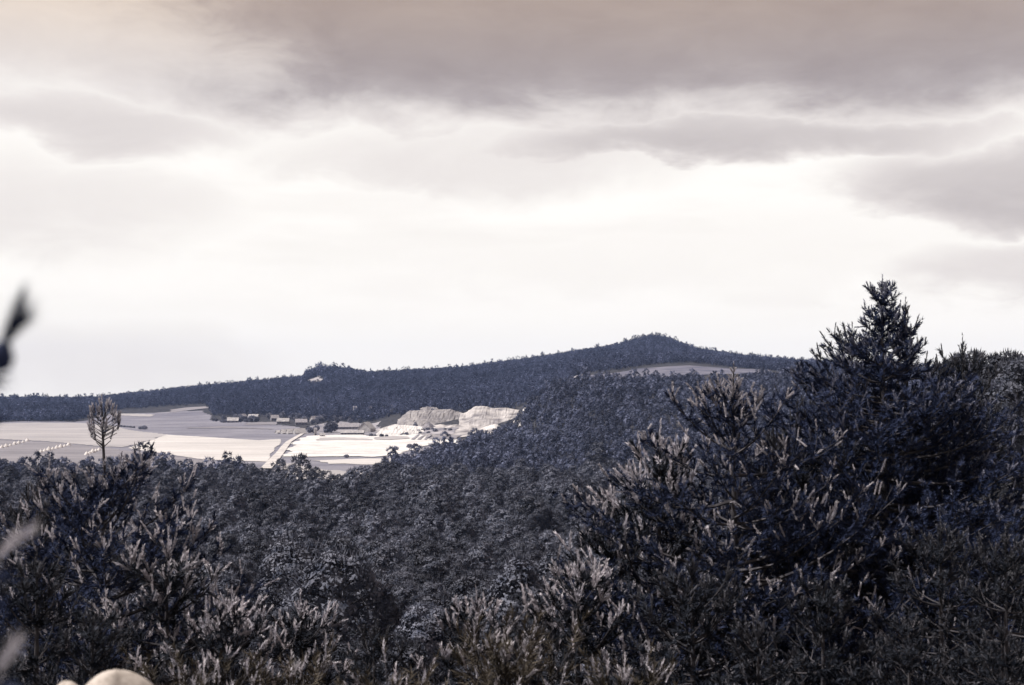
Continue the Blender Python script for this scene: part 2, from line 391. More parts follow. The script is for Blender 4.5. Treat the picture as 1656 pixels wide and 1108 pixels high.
drape('slope_clearing', [(496, 616), (499, 611.5), (518, 612), (523, 617), (510, 619)], 1700, M['stubble'], 0.8, 10)
drape('hill_clearing', [(938, 610.5), (975, 606), (1015, 601), (1030, 597.5), (1065, 595), (1118, 592), (1135, 594), (1180, 597), (1245, 599), (1245, 604), (1180, 606), (1120, 609), (1060, 614), (940, 614)], 1180, M['clearing'], 0.8, 14)

def strip(name, pts, widths, y0, material, off):
    c = [ground_at(u, v, y0) for u, v in pts]; P = []
    fine = []; fw = []
    for i in range(len(c)-1):
        n = max(2, int((c[i+1]-c[i]).length/10))
        for k in range(n): fine.append(c[i].lerp(c[i+1], k/n)); fw.append(widths[i]*(1-k/n) + widths[i+1]*k/n)
    fine.append(c[-1]); fw.append(widths[-1])
    vs_, fs = [], []
    for i, p in enumerate(fine):
        d = (fine[min(i+1, len(fine)-1)] - fine[max(i-1, 0)]); d.z = 0; d.normalize(); nrm = Vector((-d.y, d.x, 0))
        for t in (-0.5, -0.25, 0, 0.25, 0.5):
            r = p + nrm*(fw[i]*t); vs_.append((r.x, r.y, H1(r.x, r.y) + off))
    for i in range(len(fine)-1):
        for k in range(4): fs.append((i*5+k, i*5+k+1, (i+1)*5+k+1, (i+1)*5+k))
    o = link(name, mesh_any(name, vs_, fs, material, True)); tag(o, kind='structure'); return o
strip('dirt_road', [(430, 760), (441, 748), (452, 735), (460, 724), (467, 716), (480, 708), (492, 700)], [7, 7, 6, 6, 5, 4.5, 4], VY, M['road'], 1.0)
strip('forest_track', [(862, 647), (880, 634), (900, 622.5), (920, 614.5), (941, 609)], [9, 10, 10, 10, 10], 1160, M['scrub'], 0.9)

# ------------------------------------------------------------------ quarry: cut faces, benches and spoil
def face(name, top, base, depth_top, depth_base, material, seed, label=None, n=44, m=9, rough=1.0):
    """a rough cut bank between a base line and a top line with a lip running back into the slope"""
    r = np.random.default_rng(seed)
    def interp(line, k):
        a = np.array(line, float); u = np.linspace(a[0, 0], a[-1, 0], k)
        return u, np.interp(u, a[:, 0], a[:, 1])
    ut, vt = interp(top, n); ub, vb = interp(base, n)
    ph = r.uniform(0, 6.28, 12)
    vs_ = []
    for i in range(n):
        a = np.array(pt(ub[i], vb[i], depth_base)); b = np.array(pt(ut[i], vt[i], depth_top))
        a[2] -= 2.0
        for k in range(m):
            t = k/(m-1); p = a*(1-t) + b*t
            bench = 0.06*math.sin(t*14 + ph[0])
            p[2] += (b[2]-a[2])*bench*(t*(1-t)*4)
            rill = sum(math.sin(i*f + ph[q] + t*g) for q, (f, g) in enumerate(((0.17, 1), (0.41, 2.2), (0.93, 4.5), (1.9, 7))))
            p[1] += rough*rill*0.35*(0.3 + t*(1-t)*3)*(0.4 + 0.6*math.sin(i*0.13 + ph[5])**2) + r.normal(0, rough*0.3)
            p[0] += r.normal(0, 0.5); p[2] += r.normal(0, 0.25)*(1 if 0 < k < m-1 else 0.6)
            vs_.append(p)
        for back in (10, 30):
            q = b.copy(); q[1] += back; q[2] = H1(q[0], q[1]) - 0.6 if back == 30 else 0.5*(q[2] + H1(q[0], q[1])) - 0.4
            vs_.append(q)
    mm = m + 2
    fs = [(i*mm+k, (i+1)*mm+k, (i+1)*mm+k+1, i*mm+k+1) for i in range(n-1) for k in range(mm-1)]
    o = link(name, mesh_any(name, vs_, fs, material, False)); tag(o, kind='structure')
    return o
face('quarry_face', [(644, 679), (652, 672), (663, 664), (700, 663), (729, 661.5), (737, 665), (748, 667.5)], [(640, 690), (655, 687), (700, 689), (748, 693)], 1560, 1535, M['quarry'], 1)
face('quarry_face', [(744, 669), (754, 667), (768, 657), (784, 656.5), (795, 660), (818, 659.5), (840, 663)], [(740, 699), (757, 701), (771, 696), (809, 693), (838, 680)], 1545, 1450, M['quarry_pale'], 2, n=40, m=8, rough=2.2)
face('quarry_slope', [(628, 690), (640, 686.5), (655, 687.5), (682, 690)], [(612, 703), (640, 704), (690, 706)], 1500, 1420, M['sand'], 3, n=40, rough=0.8)
face('quarry_ledge', [(680, 660), (690, 657.5), (708, 659)], [(680, 663), (690, 663), (712, 664)], 1600, 1590, M['quarry'], 4, n=20, m=6, rough=1.0)

def heap(name, u, v, y, rx, ry, h, material, label, cat, seed, group=None):
    """tipped spoil heap with slumped flanks"""
    c = pt(u, v, y); c.z = H1(c.x, c.y); r = np.random.default_rng(seed); ph = r.uniform(0, 6.28, 8)
    vs_ = [(0, 0, h)]; fs = []; na, nr = 36, 9
    for k in range(1, nr+1):
        f = k/nr
        for i in range(na):
            a = i/na*2*math.pi
            rr = f*(1 + 0.13*math.sin(2*a+ph[0]) + 0.09*math.sin(5*a+ph[1]) + 0.04*math.sin(11*a+ph[2]))
            z = h*(1 - f**1.15) + h*0.03*r.normal() - (0.8 if k == nr else 0)
            vs_.append((rx*rr*math.cos(a), ry*rr*math.sin(a), z))
    for i in range(na): fs.append((0, 1+i, 1+(i+1) % na))
    for k in range(nr-1):
        for i in range(na):
            a0 = 1+k*na; fs.append((a0+i, a0+na+i, a0+na+(i+1) % na, a0+(i+1) % na))
    o = link(name, mesh_any(name, vs_, fs, material, False)); o.location = c
    tag(o, label, cat, group); return o
heap('sand_heap', 622, 696, 1480, 9, 9, 8.6, M['sand'], 'steep white sand heap between the gabled farmhouse and the quarry', 'heap', 1)
heap('sand_heap', 508, 711, 1300, 12, 7, 2.0, M['sand'], 'low white sand heap at the left end of the sand flat', 'heap', 2)
heap('spoil_heap', 693, 684, 1500, 9, 8, 7.5, M['scrub'], 'grey overgrown spoil heap at the foot of the quarry face', 'heap', 3)
heap('spoil_heap', 800, 690, 1420, 14, 8, 5.0, M['sand'], 'white rubble apron below the right quarry slope', 'heap', 4)
for k_, (u_, v_, y_, r_, h_, w_) in enumerate([(655, 690, 1490, 6, 3.0, 'left end'), (716, 692, 1490, 8, 3.6, 'middle'), (736, 696, 1470, 7, 3.4, 'notch'), (762, 700, 1440, 9, 4.2, 'right cliff'), (783, 694, 1445, 8, 5.0, 'right end')]):
    heap('rubble_cone', u_, v_, y_, r_*1.5, r_, h_, M['quarry_pale'], 'pale rubble cone fallen at the %s of the quarry face' % w_, 'heap', 20 + k_, 'rubble cones below the quarry')
heap('sand_heap', 853, 650, 1300, 5, 4, 4.5, M['sand'], 'small pale sand tip at the lower end of the forest track', 'heap', 5)

# ------------------------------------------------------------------ pine builder
def frames(d, r):
    d = d/np.linalg.norm(d, axis=1, keepdims=True)
    ref = np.where(np.abs(d[:, 2:3]) < 0.9, np.array([[0, 0, 1.]]), np.array([[1., 0, 0]]))
    a = np.cross(ref, d); a /= np.linalg.norm(a, axis=1, keepdims=True); b = np.cross(d, a)
    th = r.uniform(0, 2*np.pi, (len(d), 1))
    return a*np.cos(th) + b*np.sin(th), -a*np.sin(th) + b*np.cos(th), d
def needles(P, D, L, n, nl, nw, r, ang=(0.5, 1.0), curl=0.0):
    """n needle triangles spread along each shoot (base P, direction D, length L)"""
    P = np.asarray(P, float); D = np.asarray(D, float); L = np.asarray(L, float)
    K = len(P)
    if K == 0: return np.zeros((0, 3, 3))
    A, B, Dn = frames(D, r)
    t = r.uniform(0, 1, (K, n))**0.8; ph = (np.arange(n)*2.4)[None, :] + r.normal(0, 0.4, (K, n))
    an = r.uniform(ang[0], ang[1], (K, n))*(1.15 - 0.55*t)
    ln = nl*r.uniform(0.7, 1.25, (K, n))
    base = P[:, None] + Dn[:, None]*(t*L[:, None])[..., None]
    rad = A[:, None]*np.cos(ph)[..., None] + B[:, None]*np.sin(ph)[..., None]
    tan = -A[:, None]*np.sin(ph)[..., None] + B[:, None]*np.cos(ph)[..., None]
    dirn = Dn[:, None]*np.cos(an)[..., None] + rad*np.sin(an)[..., None]
    tip = base + dirn*ln[..., None]; tip[..., 2] += curl*ln
    off = tan*(nw*0.5)
    return np.stack([base - off, base + off, tip], 2).reshape(-1, 3, 3)
def tube(pts, rad, k=5):
    pts = np.asarray(pts, float); n = len(pts); tris = []
    d = np.gradient(pts, axis=0); d /= np.linalg.norm(d, axis=1, keepdims=True) + 1e-9
    ref = np.where(np.abs(d[:, 2:3]) < 0.9, np.array([[0, 0, 1.]]), np.array([[1., 0, 0]]))
    a = np.cross(ref, d); a /= np.linalg.norm(a, axis=1, keepdims=True); b = np.cross(d, a)
    th = np.arange(k)/k*2*np.pi
    ring = pts[:, None] + (a[:, None]*np.cos(th)[None, :, None] + b[:, None]*np.sin(th)[None, :, None])*np.asarray(rad)[:, None, None]
    nx = np.roll(ring, -1, 1)
    t1 = np.stack([ring[:-1], nx[:-1], nx[1:]], 2); t2 = np.stack([ring[:-1], nx[1:], ring[1:]], 2)
    return np.concatenate([t1.reshape(-1, 3, 3), t2.reshape(-1, 3, 3)])
def pine(seed, Ht, Rd, base=0.1, gap=0.45, nb=6, shape='cone', twig=0.22, seg=0.15, sl=0.2, n=26, nl=0.075, nw=0.011,
         cand=0.8, cl=0.22, cn=22, top_bare=0.0, lean=(0, 0), lift=0.35, asym=None, table=None, tipc=2, nang=(0.65, 1.35)):
    """returns triangle soups: trunk, limbs, needles, pale candles"""
    r = np.random.default_rng(seed)
    zz = np.linspace(0, Ht, 12)
    wob_ = np.cumsum(r.normal(0, 0.012*Ht/12, (12, 2)), 0)
    tx = wob_[:, 0] + lean[0]*(zz/Ht)**1.5; ty = wob_[:, 1] + lean[1]*(zz/Ht)**1.5
    tr = 0.014*Ht*(1 - zz/Ht)**0.8 + 0.007
    trunk = tube(np.column_stack([tx, ty, zz]), tr, 8)
    limbs, P, D, L, CP, CD, CL = [], [], [], [], [], [], []
    z = base*Ht; zs = []
    while z < Ht - gap*0.4: zs.append(z); z += gap*r.uniform(0.8, 1.2)
    def prof(z):
        if table: return float(np.interp(Ht - z, [a for a, _ in table], [b for _, b in table]))
        f = (z/Ht - base)/(1 - base)
        if shape == 'cone': return Rd*(1 - f)**0.85*min(1, 0.45 + f*3.5) + 0.10
        if shape == 'round': return Rd*math.sqrt(max(0.02, 1 - max(0, f*1.25 - 0.25)**2))*min(1, 0.5 + f*2.2)
        return Rd*(1 - f**1.7)*min(1, 0.5 + f*2.5) + 0.12
    for z in zs:
        f = z/Ht; cx = np.interp(z, zz, tx); cy = np.interp(z, zz, ty)
        k = max(3, int(round(nb + r.normal(0, 0.8)))); a0 = r.uniform(0, 6.28)
        for i in range(k):
            a = a0 + i/k*2*np.pi + r.normal(0, 0.18)
            ln = prof(z)*r.uniform(0.72, 1.22)
            if asym: ln *= 1 + asym[1]*math.cos(a - asym[0])
            if r.random() < 0.14: continue
            e0 = lift*(0.2 + 1.3*f) + r.normal(0, 0.13)
            if Ht - z < 0.8: e0 += 0.3
            t = np.linspace(0, 1, 6)
            h = ln*t*math.cos(e0); bend = r.normal(0, 0.12)
            px = cx + h*np.cos(a + bend*t); py = cy + h*np.sin(a + bend*t)
            pz = z + r.uniform(-0.06, 0.06) + ln*t*math.sin(e0) + ln*0.14*t**2.2 - ln*0.06*np.sin(t*np.pi)
            pl = np.column_stack([px, py, pz])
            limbs.append(tube(pl, np.linspace(0.012*ln + 0.006, 0.004, 6), 4))
            bd = pl[-1] - pl[-2]; bd /= np.linalg.norm(bd)
            s0 = 0.42 if ln > 0.5 else 0.1
            tcur = s0; side = 1
            step_t = twig/max(ln, 0.05)
            while tcur < 1.0:
                ii = tcur*5; j = min(4, int(ii)); p = pl[j] + (pl[j+1] - pl[j])*(ii - j)
                d = pl[j+1] - pl[j]; d = d/np.linalg.norm(d)
                sd = np.cross(d, [0, 0, 1.]); sd /= np.linalg.norm(sd) + 1e-9
                td = d*r.uniform(0.45, 0.8) + sd*side*r.uniform(0.5, 0.9) + np.array([0, 0, r.uniform(0.05, 0.55)])
                td /= np.linalg.norm(td)
                tl = min(0.95, ln*0.42)*(1.15 - tcur*0.75)*r.uniform(0.55, 1.2) + 0.10
                m = max(1, int(tl/seg))
                for q_ in range(m):
                    s = (q_ + r.uniform(0.0, 0.6))/m
                    P.append(p + td*tl*s + np.array([0, 0, 0.12*tl*s*s])); dd = td + r.normal(0, 0.55, 3) + np.array([0, 0, 0.18]); D.append(dd); L.append(sl*r.uniform(0.75, 1.2))
                limbs.append(tube(np.array([p, p + td*tl*0.5, p + td*tl + np.array([0, 0, 0.12*tl])]), [0.006, 0.005, 0.003], 3))
                if r.random() < cand:
                    ep = p + td*tl + np.array([0, 0, 0.12*tl])
                    for _ in range(1 + (r.random() < 0.3)):
                        CP.append(ep); CD.append(td*0.5 + r.normal(0, 0.4, 3) + np.array([-0.12, 0, 0.8])); CL.append(cl*r.uniform(0.45, 1.15))
                P.append(p); D.append(d + r.normal(0, 0.25, 3)); L.append(sl)
                tcur += step_t*r.uniform(0.75, 1.3); side = -side
            P.append(pl[-1]); D.append(bd); L.append(sl*1.1)
            if cand > 0:
                for c in range(tipc):
                    CP.append(pl[-1]); CD.append(bd*0.5 + r.normal(0, 0.42, 3) + np.array([-0.12, 0, 0.75])); CL.append(cl*r.uniform(0.6, 1.3)*(1.25 if c == 0 else 0.9))
    top = np.array([tx[-1], ty[-1], Ht])
    for q_ in range(int(max(3, Ht*0.14/seg))):
        P.append(top - np.array([0, 0, 1.0])*(top_bare + q_*seg*0.6)); D.append(np.array([0, 0, 1.]) + r.normal(0, 0.35, 3)); L.append(sl)
    if cand > 0:
        CP.append(top - np.array([0, 0, 0.05])); CD.append(np.array([0.03, 0, 1.])); CL.append(cl*2.0)
        for c in range(5):
            CP.append(top - np.array([0, 0, 0.05])); CD.append(np.array([math.cos(c*1.257)*0.4, math.sin(c*1.257)*0.4, 1.])); CL.append(cl*1.15)
    nd = needles(P, D, L, n, nl, nw, r, nang)
    cd = needles(CP, CD, CL, cn, nl*0.55, nw*1.25, r, (0.35, 0.9)) if cand > 0 else np.zeros((0, 3, 3))
    if cand > 0:
        CPa = np.array(CP); CDa = np.array(CD); CDa /= np.linalg.norm(CDa, axis=1, keepdims=True)
        A, B, _ = frames(CDa, r); tip = CPa + CDa*np.array(CL)[:, None]; wd = max(0.007, nw*0.75)
        cd = np.concatenate([cd, np.stack([CPa - A*wd, CPa + A*wd, tip], 1), np.stack([CPa - B*wd, CPa + B*wd, tip], 1)])
    return trunk, np.concatenate(limbs), nd, cd
def pine_meshes(name, soups, nm, sm):
    t, l, n, c = soups
    return (soup(name + '_trunk', t, M['bark']), soup(name + '_limbs', l, M['bark']), soup(name + '_needles', n, nm),
            soup(name + '_shoots', c, sm) if len(c) else None)
def forest_parts(name, soups, nm):
    t, l, n, c = soups
    return (soup(name + '_trunk', np.concatenate([t, l]), M['bark']), None, soup(name + '_crown', n, nm), None)
def place_pine(meshes, loc, rz, sc, label, cat='pine tree', group=None, name='pine_tree'):
    o = empty(name, loc, rz, sc); tag(o, label, cat, group)
    link('trunk', meshes[0], o); link('crown', meshes[2], o)
    if meshes[1]: link('branches', meshes[1], o)
    if meshes[3]: link('fresh_shoots', meshes[3], o)
    return o

# ---- the big pines close by, each its own shape
def near_pine(seed, u, v, Y, label, rel=0.38, tip=None, shoot='shoot', **kw):
    top = pt(u, v, Y); g = H1(top.x, top.y); Ht = top.z - g + 0.15
    args = dict(gap=0.30, nb=7, shape='cone', base=0.08, cl=0.14, cn=30, twig=0.16, seg=0.085, sl=0.12, n=32, nl=0.07, nw=0.014, lift=0.2); args.update(kw)
    t, l, n, c = pine(seed, Ht, Ht*rel, **args)
    if tip:
        t2, l2, n2, c2 = tip(np.array([0, 0, Ht]), np.random.default_rng(seed))
        ap = t[-1].mean(0)*[1, 1, 0] if len(t) else 0
        t, l, n, c = (np.concatenate([x, y + ap*(1 if len(y) else 0)]) for x, y in ((t, t2), (l, l2), (n, n2), (c, c2)))
    me = pine_meshes('near_pine', (t, l, n, c), M['needle'], M[shoot])
    return place_pine(me, (top.x, top.y, g - 0.15), 0, 1, label)
def egg_tip(p, r):
    """bare leader internode carrying an egg-shaped tuft of upright shoots"""
    st = np.array([p - [0, 0, .1], p + [0.015, 0, 0.3], p + [-0.01, 0, 0.75], p + [-0.02, 0, 1.02]])
    P, D, L, CP, CD, CL, lim = [], [], [], [], [], [], []
    for k in range(46):
        h = r.uniform(0.0, 1.0); a = r.uniform(0, 6.28); rad = 0.155*math.sin(math.pi*min(1, 0.12 + h*0.88))**0.8
        c = p + np.array([rad*math.cos(a), rad*math.sin(a), 0.58 + 0.36*h]); d = np.array([math.cos(a)*0.25, math.sin(a)*0.25, 1.0])
        P.append(c); D.append(d); L.append(0.09)
        CP.append(c + d*0.03); CD.append(d); CL.append(0.11)
        lim.append(tube(np.array([p + [0, 0, 0.50 + 0.36*h], c]), [0.006, 0.004], 3))
    CP.append(p + [-0.02, 0, 0.92]); CD.append([0, 0, 1.]); CL.append(0.2)
    return tube(st, [0.022, 0.018, 0.012, 0.005], 6), np.concatenate(lim), needles(P, D, L, 7, 0.06, 0.013, r), needles(CP, CD, CL, 30, 0.035, 0.014, r, (0.25, 0.7))
def cross_tip(p, r):
    """thin leader with one whorl of candles half way"""
    st = np.array([p - [0, 0, .1], p + [0, 0, 0.28], p + [0.01, 0, 0.52]])
    CP, CD, CL = [], [], []
    for z, n, ln, sp in ((0.02, 6, 0.20, 0.8), (0.22, 6, 0.16, 0.9), (0.31, 5, 0.10, 0.8), (0.4, 4, 0.07, 0.6)):
        for k in range(n):
            a = k/n*6.28 + z*9; CP.append(p + [0, 0, z]); CD.append([math.cos(a)*sp, math.sin(a)*sp, 0.9]); CL.append(ln)
    CP.append(p); CD.append([0.02, 0, 1.]); CL.append(0.56)
    P = [p + [0, 0, 0.02*k] for k in range(8)]; D = [[math.cos(k*2.4)*.6, math.sin(k*2.4)*.6, 1] for k in range(8)]
    return tube(st, [0.018, 0.012, 0.005], 6), np.zeros((0, 3, 3)), needles(P, D, [0.12]*8, 20, 0.06, 0.013, r), needles(CP, CD, CL, 34, 0.032, 0.014, r, (0.25, 0.6))
near_pine(11, 1422, 470, 20, 'tall dark pine rising above the skyline on the right, ragged tip', 0.42, cand=0.55, tipc=3, gap=0.22, lift=0.15, shoot='shoot_frost',
          table=[(0, .10), (0.3, .22), (0.6, .28), (1.0, .36), (1.2, .55), (1.6, 1.0), (2.4, 1.75), (3.4, 2.3), (5, 2.6), (7.5, 2.2)])
near_pine(12, 1187, 655, 18, 'pale-tipped young pine whose thin leader crosses the hill clearing', tip=cross_tip, cand=0.9, tipc=4, cl=0.15, cn=36,
          table=[(0, .15), (0.2, .40), (0.5, .75), (0.8, 1.1), (1.4, 1.5), (2.5, 1.9), (4, 2.2), (7, 2.0)])
near_pine(13, 160, 800, 16, 'left foreground pine with a lone egg-shaped leader tuft against the fields', tip=egg_tip, cand=0.6, tipc=3, gap=0.22, lift=0.25, cl=0.17,
          table=[(0, .2), (0.2, .5), (0.5, .85), (1.0, 1.2), (2.0, 1.5), (3, 1.7), (6, 1.6)])
near_pine(14, 1376, 548, 20.6, 'smaller pine tip standing just left of the tall dark pine', cand=0.3, tipc=1, shoot='shoot_dull',
          table=[(0, .12), (0.25, .3), (0.6, .55), (1.2, 1.0), (2.2, 1.5), (4, 1.9), (7, 1.8)])
near_pine(15, 1466, 506, 21, 'slim dark pine tip hugging the right side of the tall dark pine', cand=0.25, tipc=1, gap=0.22, shoot='shoot_dull',
          table=[(0, .08), (0.3, .16), (0.55, .2), (1.0, .45), (1.6, .9), (3, 1.4), (7, 1.5)])

# ---- young pines filling the steep bank below the camera: four shapes, copied
YP = [pine_meshes('young_pine', pine(30+i, 3.6, 1.5, base=0.08, gap=0.29, nb=7, cand=c, twig=0.2, seg=0.10, sl=0.12, n=26, nl=0.075, nw=0.014, cl=0.14, cn=30, lift=0.25, tipc=3), M['needle_young'], M['shoot' if i < 2 else 'shoot_dull']) for i, c in enumerate((0.65, 0.45, 0.08, 0.2))]
BP = [pine_meshes('brown_shrub', pine(40+i, 2.6, 1.5, base=0.05, gap=0.28, nb=7, shape='dome', cand=0.12, tipc=1, twig=0.22, n=26, nl=0.09, nw=0.013, cl=0.14), M['shrub'], M['shoot']) for i in range(2)]
bank = [
 # u, v of the tip, distance, shape, label
 (770, 962, 14.0, 0, 'pale-shooted young pine at the bottom centre of the bank'),
 (605, 1012, 13.0, 2, 'slender dark young pine left of the bottom centre'),
 (372, 962, 13.5, 0, 'pale young pine to the right of the left foreground pine'),
 (268, 868, 14.5, 1, 'pale-topped young pine leaning into the left foreground pine'),
 (985, 806, 19.0, 1, 'young pine with bright upright shoots at the left foot of the right-hand pines'),
 (930, 905, 16.0, 0, 'low bright young pine in front of the right-hand thicket'),
 (1065, 700, 18.6, 0, 'young pine with pale finger shoots left of the thin leader'),
 (1290, 668, 19.5, 3, 'young pine between the thin leader and the tall dark pine'),
 (1120, 900, 14.5, 3, 'shaded young pine below the thin leader'),
 (1330, 935, 13.0, 2, 'dark young pine under the tall dark pine'),
 (1520, 842, 16.0, 3, 'young pine low on the right of the tall dark pine'),
 (1625, 860, 14.0, 3, 'young pine with dull tips at the right edge'),
 (1556, 552, 33.0, 3, 'small pine tip poking above the right skyline thicket'),
 (60, 905, 12.5, 2, 'dark young pine at the left edge below the leader tuft'),
 (150, 985, 11.0, 2, 'darkest young pine above the pale rock'),
 (490, 968, 17.0, 1, 'dim young pine between the pale pine and the slender dark one'),
 (870, 1010, 13.5, 2, 'dark young pine right of the bottom centre pale pine'),
 (1470, 1000, 11.5, 2, 'black shaded young pine low in the right corner'),
 (1620, 1010, 11.0, 3, 'dark young pine in the bottom right corner'),
 (1225, 1005, 11.5, 2, 'dark young pine low beneath the thicket'),
 (60, 775, 19.0, 3, 'small pale-candled pine at the left edge behind the leader tuft'),
]
for i, (u, v, Y, k, lab) in enumerate(bank):
    top = pt(u, v, Y); g = H1(top.x, top.y); s = (top.z - g + 0.1)/3.75
    o = place_pine(YP[k], (top.x, top.y, g - 0.1), RNG.uniform(0, 6.28), s, lab)
    if s > 1.5: o.scale = (s*0.8, s*0.8, s)
for i, (u, v, Y, lab) in enumerate([(470, 1078, 10.5, 'brownish dry bush at the bottom edge, left of centre'), (815, 1045, 10.8, 'brownish dry bush at the bottom edge, just right of the pale centre pine'),
        (1010, 1082, 10.0, 'brownish dry bush at the bottom edge, left of the dark thicket'), (330, 1092, 9.5, 'low brownish bush at the bottom edge right of the pale rock'), (640, 1098, 9.0, 'lowest brownish bush at the bottom edge under the slender pine')]):
    top = pt(u, v, Y); g = H1(top.x, top.y); s = (top.z - g + 0.1)/2.7
    place_pine(BP[i % 2], (top.x, top.y, g - 0.1), RNG.uniform(0, 6.28), s, lab, 'bush', name='dry_bush')

# ---- sapling right beside the photographer, its sprigs out of focus at the left edge
def near_sapling():
    o = empty('pine_sapling', (-0.80, 1.55, H1(-0.8, 1.55)))
    tag(o, 'blurred pine sapling at the left edge, sprigs right before the camera', 'pine tree')
    b = np.array(o.location); r = np.random.default_rng(5)
    top = np.array([0.02, 0.03, 1.95]); zz = np.linspace(0, 1, 8)[:, None]
    trunk = zz*top + np.column_stack([np.sin(zz[:, 0]*4)*0.02, np.zeros(8), np.zeros(8)])
    link('trunk', soup('sapling_trunk', tube(trunk, np.linspace(0.022, 0.006, 8), 8), M['bark']), o)
    tips = [((-2, 578, 0.95), (40, 492, 0.95), 'd'), ((-30, 930, 1.45), (66, 832, 1.45), 'p'), ((-20, 1110, 1.4), (38, 1020, 1.4), 'p'), ((-60, 700, 1.6), (-18, 640, 1.6), 'd'), ((-60, 1000, 1.6), (-25, 960, 1.6), 'd')]
    lim, P, D, L = [], [], [], []
    for a, t, kd in tips:
        a = np.array(pt(*a)) - b; t = np.array(pt(*t)) - b
        s = np.array([0.01, 0.0, a[2] - 0.12])
        lim.append(tube(np.array([s, s*0.5 + a*0.5 + [0, 0, -0.02], a, a + (t-a)*0.3]), [0.007, 0.005, 0.004, 0.003], 5))
        d = t - a; ln = np.linalg.norm(d); cp_, cd_, cl_ = [], [], []
        for q_ in range(6):
            cp_.append(a + d*0.11*q_); cd_.append(d/ln + r.normal(0, 0.12, 3)); cl_.append(ln*0.3)
        link('sprig', soup('sprig', needles(cp_, cd_, cl_, 36 if kd == 'd' else 13, 0.022, 0.0018, r, (0.12, 0.5) if kd == 'd' else (0.3, 0.9)), M['needle'] if kd == 'd' else M['shoot']), o)
        if kd == 'd': link('bud', soup('bud', tube(np.array([a - d*0.25, a - d*0.1, a + d*0.1, a + d*0.3]), [0.005, 0.011, 0.010, 0.003], 8), M['needle']), o)
        for q_ in range(4):
            P.append(s + (a-s)*(0.55 + 0.12*q_)); D.append((a-s)/np.linalg.norm(a-s) + r.normal(0, .2, 3)); L.append(0.05)
    link('branches', soup('sapling_branches', np.concatenate(lim), M['bark']), o)
    link('crown', soup('sapling_needles', needles(P, D, L, 60, 0.032, 0.0022, r, (0.15, 0.6)), M['needle']), o)
near_sapling()

# ---- pale rock below the camera at the bottom left
def boulder():
    bm_v, bm_f = [], []
    r = np.random.default_rng(3); c = pt(186, 1108, 4.0); g = H1(c.x, c.y)
    n, m = 40, 30; hgt = (pt(186, 1083, 4.0).z - g) + 0.25
    ph = r.uniform(0, 6.28, 20)
    for k in range(m+1):
        t = k/m
        rad = 0.42*math.sin(min(1, t*1.0)*math.pi/2)**0.9 if t > 0 else 0
        z = hgt*(1 - t**1.9)
        rad = 0.46*t**0.95
        for i in range(n):
            a = i/n*2*math.pi
            q_ = 1 + 0.16*math.sin(a*2+ph[0]+t) + 0.10*math.sin(a*3+ph[1]-2*t) + t*(0.05*math.sin(a*7+ph[2]+6*t) + 0.03*math.sin(a*13+ph[3]+11*t))
            bm_v.append((rad*q_*math.cos(a), rad*q_*math.sin(a), z + 0.03*t*math.sin(a*4+ph[4]+5*t)))
    for k in range(m):
        for i in range(n): bm_f.append((k*n+i, (k+1)*n+i, (k+1)*n+(i+1) % n, k*n+(i+1) % n))
    o = link('boulder', mesh_any('boulder', bm_v, bm_f, M['rock'], True)); o.location = (c.x, c.y, g - 0.25)
    tag(o, 'pale rounded rock top blurred at the bottom left edge', 'rock')
    o2 = link('boulder', o.data); c2 = pt(108, 1108, 4.3); g2 = H1(c2.x, c2.y)
    o2.location = (c2.x, c2.y, g2 - 0.2); o2.rotation_euler = (0, 0, 2.1); s = (pt(108, 1101, 4.3).z - g2 + 0.2)/hgt; o2.scale = (s*0.7, s*0.7, s)
    tag(o2, 'lower pale stone just left of the rounded rock top', 'rock')
boulder()

